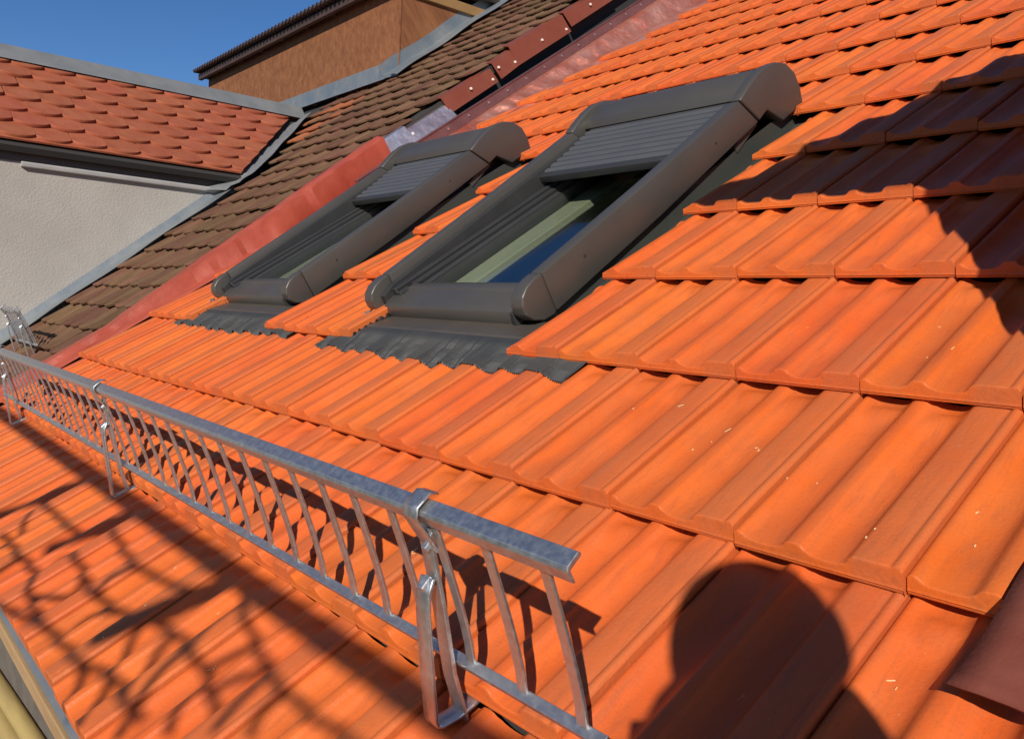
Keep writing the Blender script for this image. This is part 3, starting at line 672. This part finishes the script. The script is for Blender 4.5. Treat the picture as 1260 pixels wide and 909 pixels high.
# ================================================================== GUESSED CHIMNEY (unseen, added for its shadow across the tiles) AND APRON SHEET
cb = RW(.455, .05, 0)
ch = thing('guessed_chimney', 'unseen brick stack with an overhanging slab, added for its shadow on the orange tiles', 'guessed_chimney', (cb.x, cb.y, cb.z - .3))
ch['org'] = [0, 0, 0]; ch.location = (0, 0, 0)
cz = cb.z + 1.13
stk = MB().box((cb.x, cb.y, cb.z - .4), (cb.x + .62, cb.y + 1.0, cz)).build('stack', M['brick'], ch, bevel=.004)
ptip = Vector((-.84, 1.1, 0)) - SUN * 1.42; pt = MR @ ptip
MB().box((pt.x, pt.y, pt.z - .07), (cb.x + .75, pt.y + 1.55, pt.z)).build('shadow_slab', M['concrete'], ch, bevel=.006)  # added slab, set along the sun ray to cast the shadow's outline
MB().box((cb.x + .06, cb.y + .06, cz), (cb.x + .56, cb.y + .94, pt.z - .07)).build('flue_block', M['concrete'], ch)
sm = MB()
def sheet(a, b):
    u = .308 + a * .60; v = -.116 + b * .19
    cu = (1 - sstep(0, .16, a)) ; 
    return (u + .003 * math.sin(b * 5) * (1 - a) + .012 * b * (1 - a), v + .006 * math.sin(a * 9) - .012 * sstep(0, .3, a) * (1 - b), .030 + .0015 * math.sin(a * 11 + 1) + .004 * cu * (1 - b) + .0015 * math.sin(b * 4 + a * 3))
so_ = sm.grid(sheet, [i / 24 for i in range(25)], [i / 12 for i in range(13)]).build('flashing_sheet', M['sheet'], None, smooth=80, solid=.003)
so_.matrix_world = MR; tag(so_, 'dark red-brown sheet with a lifted corner lying over the orange tiles', 'flashing sheet')

# ================================================================== SCAFFOLD beyond the eave (its tubes and net throw the soft shadows)
scf = thing('scaffold', 'scaffold with timber deck, tubes and a slack rope net along the eave', 'scaffold', (0, 0, 0))
Yc = -2.25
def lift(u, v, yc=Yc):
    """point on the plane Y = yc whose shadow falls on roof point (u, v)"""
    p = RW(u, v, 0); t = (p.y - yc) / SUNW.y; return p - SUNW * t
lp = lift(-.8, -.380); lz = lp.z
MB().tube([(-3.0, Yc, lz), (3.2, Yc, lz)], .024, 12).build('ledger', M['zincbar'], scf, smooth=40)
for u, v, dY in ((-.815, -.40, .30), (-1.38, -.40, .26), (-1.80, -.40, .32)):
    p = lift(u, v); MB().tube([(p.x, Yc + .03, lz - .03), (p.x, Yc - dY, lz - .03)], .024, 10).build('transom', M['zincbar'], scf, smooth=40)
for x in (-2.9, 2.9):
    MB().tube([(x, Yc - .05, gz), (x, Yc - .05, lz + .3)], .024, 10).build('standard', M['zincbar'], scf, smooth=40)
    MB().tube([(x, -.80, gz), (x, -.80, -1.2)], .024, 10).build('standard', M['zincbar'], scf, smooth=40)
    MB().tube([(x, -.75, -1.14), (x, Yc - .1, -1.14)], .024, 10).build('transom', M['zincbar'], scf, smooth=40)
for i in range(5):
    y0 = -.86 - i * .235
    MB().box((-3.1, y0 - .225, -1.115), (3.1, y0, -1.07)).build('deck_board', M['yellow' if i < 2 else 'timber'], scf, bevel=.003)
MB().tube([(-3.0, -.647, -.595), (1.0, -.483, -.540)], .019, 10).build('putlog_pole', M['yellow'], scf, smooth=40)
MB().tube([(-3.0, -.652, -.640), (1.2, -.478, -.612)], .021, 10).build('putlog_pole', M['yellow'], scf, smooth=40)
NET = [[(155,50),(230,120),(300,170),(370,160),(420,110)], [(410,150),(450,230),(510,290),(580,330),(660,365),(720,370)],
       [(30,180),(100,260),(150,330),(130,400),(190,500),(240,560),(330,640),(430,690),(480,760),(530,840)],
       [(280,240),(320,330),(370,400),(440,450),(560,490),(640,530),(700,590),(740,660),(770,740),(780,820)],
       [(870,370),(890,470),(920,560),(970,650),(1040,740),(1120,820),(1236,890),(1330,960)],
       [(880,410),(780,490),(700,580),(600,680),(520,800),(440,909)], [(530,500),(470,580),(430,690)], [(960,700),(880,780),(800,880)],
       [(740,720),(670,800),(620,900)], [(240,560),(330,470),(440,450)], [(150,330),(220,260),(280,240)], [(0,240),(60,200),(155,50)], [(100,260),(0,330)], [(0,420),(100,470),(190,500)], [(330,640),(300,740),(230,830)], [(430,690),(370,790),(330,880)], [(640,530),(560,620),(480,760)], [(770,740),(860,690),(970,650)],
       [(920,560),(840,600),(740,660)], [(1040,740),(960,810),(900,909)], [(320,330),(250,400),(130,400)], [(510,290),(420,330),(370,400)], [(720,370),(660,440),(560,490)]]
IR = Matrix(CR).transposed()
def unproj(x, y):
    d = IR @ Vector(((x - 630) / 1034.5, (y - 454.5) / 1034.5, 1)); t = -CC.z / d.z; return CC + d * t
def smoothline(P, n=4):
    out = []
    for i in range(len(P) - 1):
        p0, p1, p2, p3 = P[max(i-1, 0)], P[i], P[i+1], P[min(i+2, len(P)-1)]
        for k in range(n):
            t = k / n; out.append(.5 * ((2*p1) + (p2-p0)*t + (2*p0-5*p1+4*p2-p3)*t*t + (3*p1-p0-3*p2+p3)*t**3))
    return out + [P[-1]]
for ln in NET:
    P = [unproj(x / 2.943, 600 + y / 2.943) for x, y in ln]
    P = smoothline([lift(p.x, p.y) for p in P])
    MB().tube(P, .0078, 6).build('net_rope', M['rope'], scf, smooth=60)

# ================================================================== THE PERSON TAKING THE PICTURE
def person():
    H = MR @ (CC + Vector((.032, .161, .042)) - SUN * .42)
    T = bpy.data.objects.new('person', None)
    # body grown from a joint skeleton
    fz = -1.07; nk = H + Vector((.012, -.02, -.13))
    J = {}
    vs = []; es = []; rs = []
    def jv(p, r, par=None):
        vs.append(tuple(p)); rs.append(r)
        if par is not None: es.append((par, len(vs) - 1))
        return len(vs) - 1
    pel = jv((H.x + .06, H.y - .12, fz + .92), (.15, .11)); wst = jv((H.x + .06, H.y - .10, fz + 1.12), (.145, .10), pel)
    chs = jv((H.x + .05, H.y - .07, fz + 1.32), (.165, .115), wst); nck = jv(nk, (.092, .092), chs); hd0 = jv(H + Vector((.01, -.005, -.06)), (.078, .082), nck)
    hd1 = jv(H + Vector((0, 0, .02)), (.078, .092), hd0); jv(H + Vector((-.005, -.01, .075)), (.060, .070), hd1)
    fd = Vector((-.84, .54, 0)); sd = Vector((.54, .84, 0))            # facing, right-hand side
    cam_w = MR @ CC
    for q in (-1, 1):
        hip = jv((H.x + .06 - sd.x * -q * .095, H.y - .12 + sd.y * q * .095, fz + .86), (.095, .095), pel)
        kn = jv((H.x + .06 + sd.x * q * .10 - .03, H.y - .12 + sd.y * q * .10, fz + .48), (.062, .062), hip)
        an = jv((H.x + .06 + sd.x * q * .10, H.y - .12 + sd.y * q * .10, fz + .09), (.042, .042), kn)
        jv((H.x + .06 + sd.x * q * .10 + fd.x * .14, H.y - .12 + sd.y * q * .10 + fd.y * .14, fz + .045), (.042, .035), an)
        sh = jv(Vector((H.x + .05, H.y - .07, fz + 1.455)) + sd * q * .175, (.075, .07), chs)
        el = jv(Vector((H.x + .05, H.y - .07, fz + 1.17)) + sd * q * .24 + fd * .06, (.047, .047), sh)
        wr = jv(cam_w + Vector((.02, -.02, -.055)) + sd * q * .085 - fd * .06 + Vector((0, 0, -.02)), (.030, .030), el)
        pa = jv(cam_w + Vector((.02, -.01, -.035)) + sd * q * .083 - fd * .035, (.038, .018), wr)
        for i in range(4):
            b0 = cam_w - fd * .035 + sd * q * .083 + Vector((0, 0, -.045 + i * .019))
            f1 = jv(b0 + fd * .03 + sd * q * .004, (.0095, .0095), pa); f2 = jv(b0 + fd * .048 - sd * q * .008, (.0085, .0085), f1)
            jv(b0 + fd * .05 - sd * q * .024, (.0078, .0078), f2)
        th = jv(cam_w - fd * .040 + sd * q * .068 + Vector((0, 0, -.05)), (.011, .011), pa); jv(cam_w - fd * .030 + sd * q * .045 + Vector((0, 0, -.028)), (.0095, .0095), th)
    me = bpy.data.meshes.new('body'); me.from_pydata(vs, es, []); body = bpy.data.objects.new('body', me); COL.objects.link(body)
    sk = body.modifiers.new('skin', 'SKIN'); sk.use_smooth_shade = True
    for i, (a, b) in enumerate(rs): me.skin_vertices[0].data[i].radius = (a, b)
    me.skin_vertices[0].data[0].use_root = True
    ss = body.modifiers.new('smooth', 'SUBSURF'); ss.levels = 2; ss.render_levels = 2
    me.materials.append(M['cloth'])
    COL.objects.link(T); body.parent = T
    # head covered by skin-coloured face and cap of hair
    def ell(c, r, n=14, m_=18, cut=None):
        mb = MB()
        mb.grid(lambda a, b: Vector(c) + Vector((r[0]*math.sin(b)*math.cos(a), r[1]*math.sin(b)*math.sin(a), r[2]*math.cos(b))), [2*math.pi*i/m_ for i in range(m_ + 1)], [(.02 + (cut or math.pi - .04) * i / n) for i in range(n + 1)])
        return mb
    face = ell(H + fd * .012, (.084, .084, .118)); face.tube([H + fd * .09 + Vector((0, 0, .02)), H + fd * .112 + Vector((0, 0, -.018)), H + fd * .09 + Vector((0, 0, -.028))], [.008, .014, .010], 8)
    for q in (-1, 1): face.tube([H + sd * q * .078 + Vector((0, 0, .02)), H + sd * q * .083 + Vector((0, 0, .0)), H + sd * q * .080 + Vector((0, 0, -.03))], [.007, .010, .007], 7)
    face.build('face', M['skin'], T, smooth=80)
    ell(H + Vector((.012, -.012, -.125)) - fd * .012, (.122, .122, .125)).build('hood', M['cloth'], T, smooth=80)
    ell(H - fd * .006 + Vector((0, 0, .012)), (.090, .092, .119), cut=1.75).build('hair', M['hair'], T, smooth=80)
    for q in (-1, 1):
        ell(H + fd * .086 + sd * q * .032 + Vector((0, 0, .012)), (.012, .012, .009), 6, 8).build('eye', M['washer'], T, smooth=80)
    MB().tube([H + fd * .090 + sd * .024 + Vector((0, 0, -.058)), H + fd * .097 + Vector((0, 0, -.060)), H + fd * .090 - sd * .024 + Vector((0, 0, -.058))], [.003, .006, .003], 6).build('mouth', M['sheet'], T, smooth=80)
    tag(T, 'person in dark work clothes on the scaffold deck holding a phone at chest height', 'person')
    # the phone itself, just behind the viewpoint
    ph_ = MB().box((-.036, -.010, -.075), (.036, -.002, .075)); RMt = Matrix((sd, fd, Vector((0, 0, 1)))).transposed()
    ph_.v = [cam_w - fd * .012 + RMt @ v for v in ph_.v]
    tag(ph_.build('phone', M['rubber'], None, bevel=.003), 'slim black phone held up by the person on the scaffold', 'phone')
person()

# ================================================================== SMALL LITTER
random.seed(11)
chips = MB()
def chip(u, v, ln, a, w=None):
    kf = (u / TW) % 1; vv = v % TL if v > -.6 else v + 2 * TL
    z = (tile_top(kf, vv) - TILT * vv if w is None else w) + .0015
    d = Vector((math.cos(a), math.sin(a), 0)); p = Vector((u, v, z))
    chips.bar(p - d * ln / 2, p + d * ln / 2 + Vector((0, 0, random.uniform(0, .002))), random.uniform(.0006, .0014), .0008)
for x, y, n, s in ((306, 735, 8, 10), (265, 820, 5, 10), (150, 795, 8, 22), (205, 745, 4, 20), (935, 550, 5, 9), (875, 540, 5, 25), (1225, 640, 4, 25), (1195, 675, 2, 12), (1090, 680, 4, 22), (500, 690, 5, 20), (1010, 580, 4, 40), (840, 520, 4, 60), (1150, 430, 4, 30), (90, 870, 4, 12), (700, 830, 5, 30), (1100, 835, 3, 10)):
    for _ in range((n + 1) // 2):
        p = unproj(x + random.uniform(-s, s), y + random.uniform(-s * .5, s * .5)); chip(p.x, p.y, random.choice((.002, .003, .004, .009)) * random.uniform(.7, 1.3), .9 + random.uniform(-.5, .5))
co = chips.build('wood_shavings', M['chip']); co.matrix_world = MR; tag(co, 'pale wood shavings scattered over the orange tiles', 'shavings', kind='stuff')

for ob in list(bpy.data.objects):
    if 'org' in ob: del ob['org']
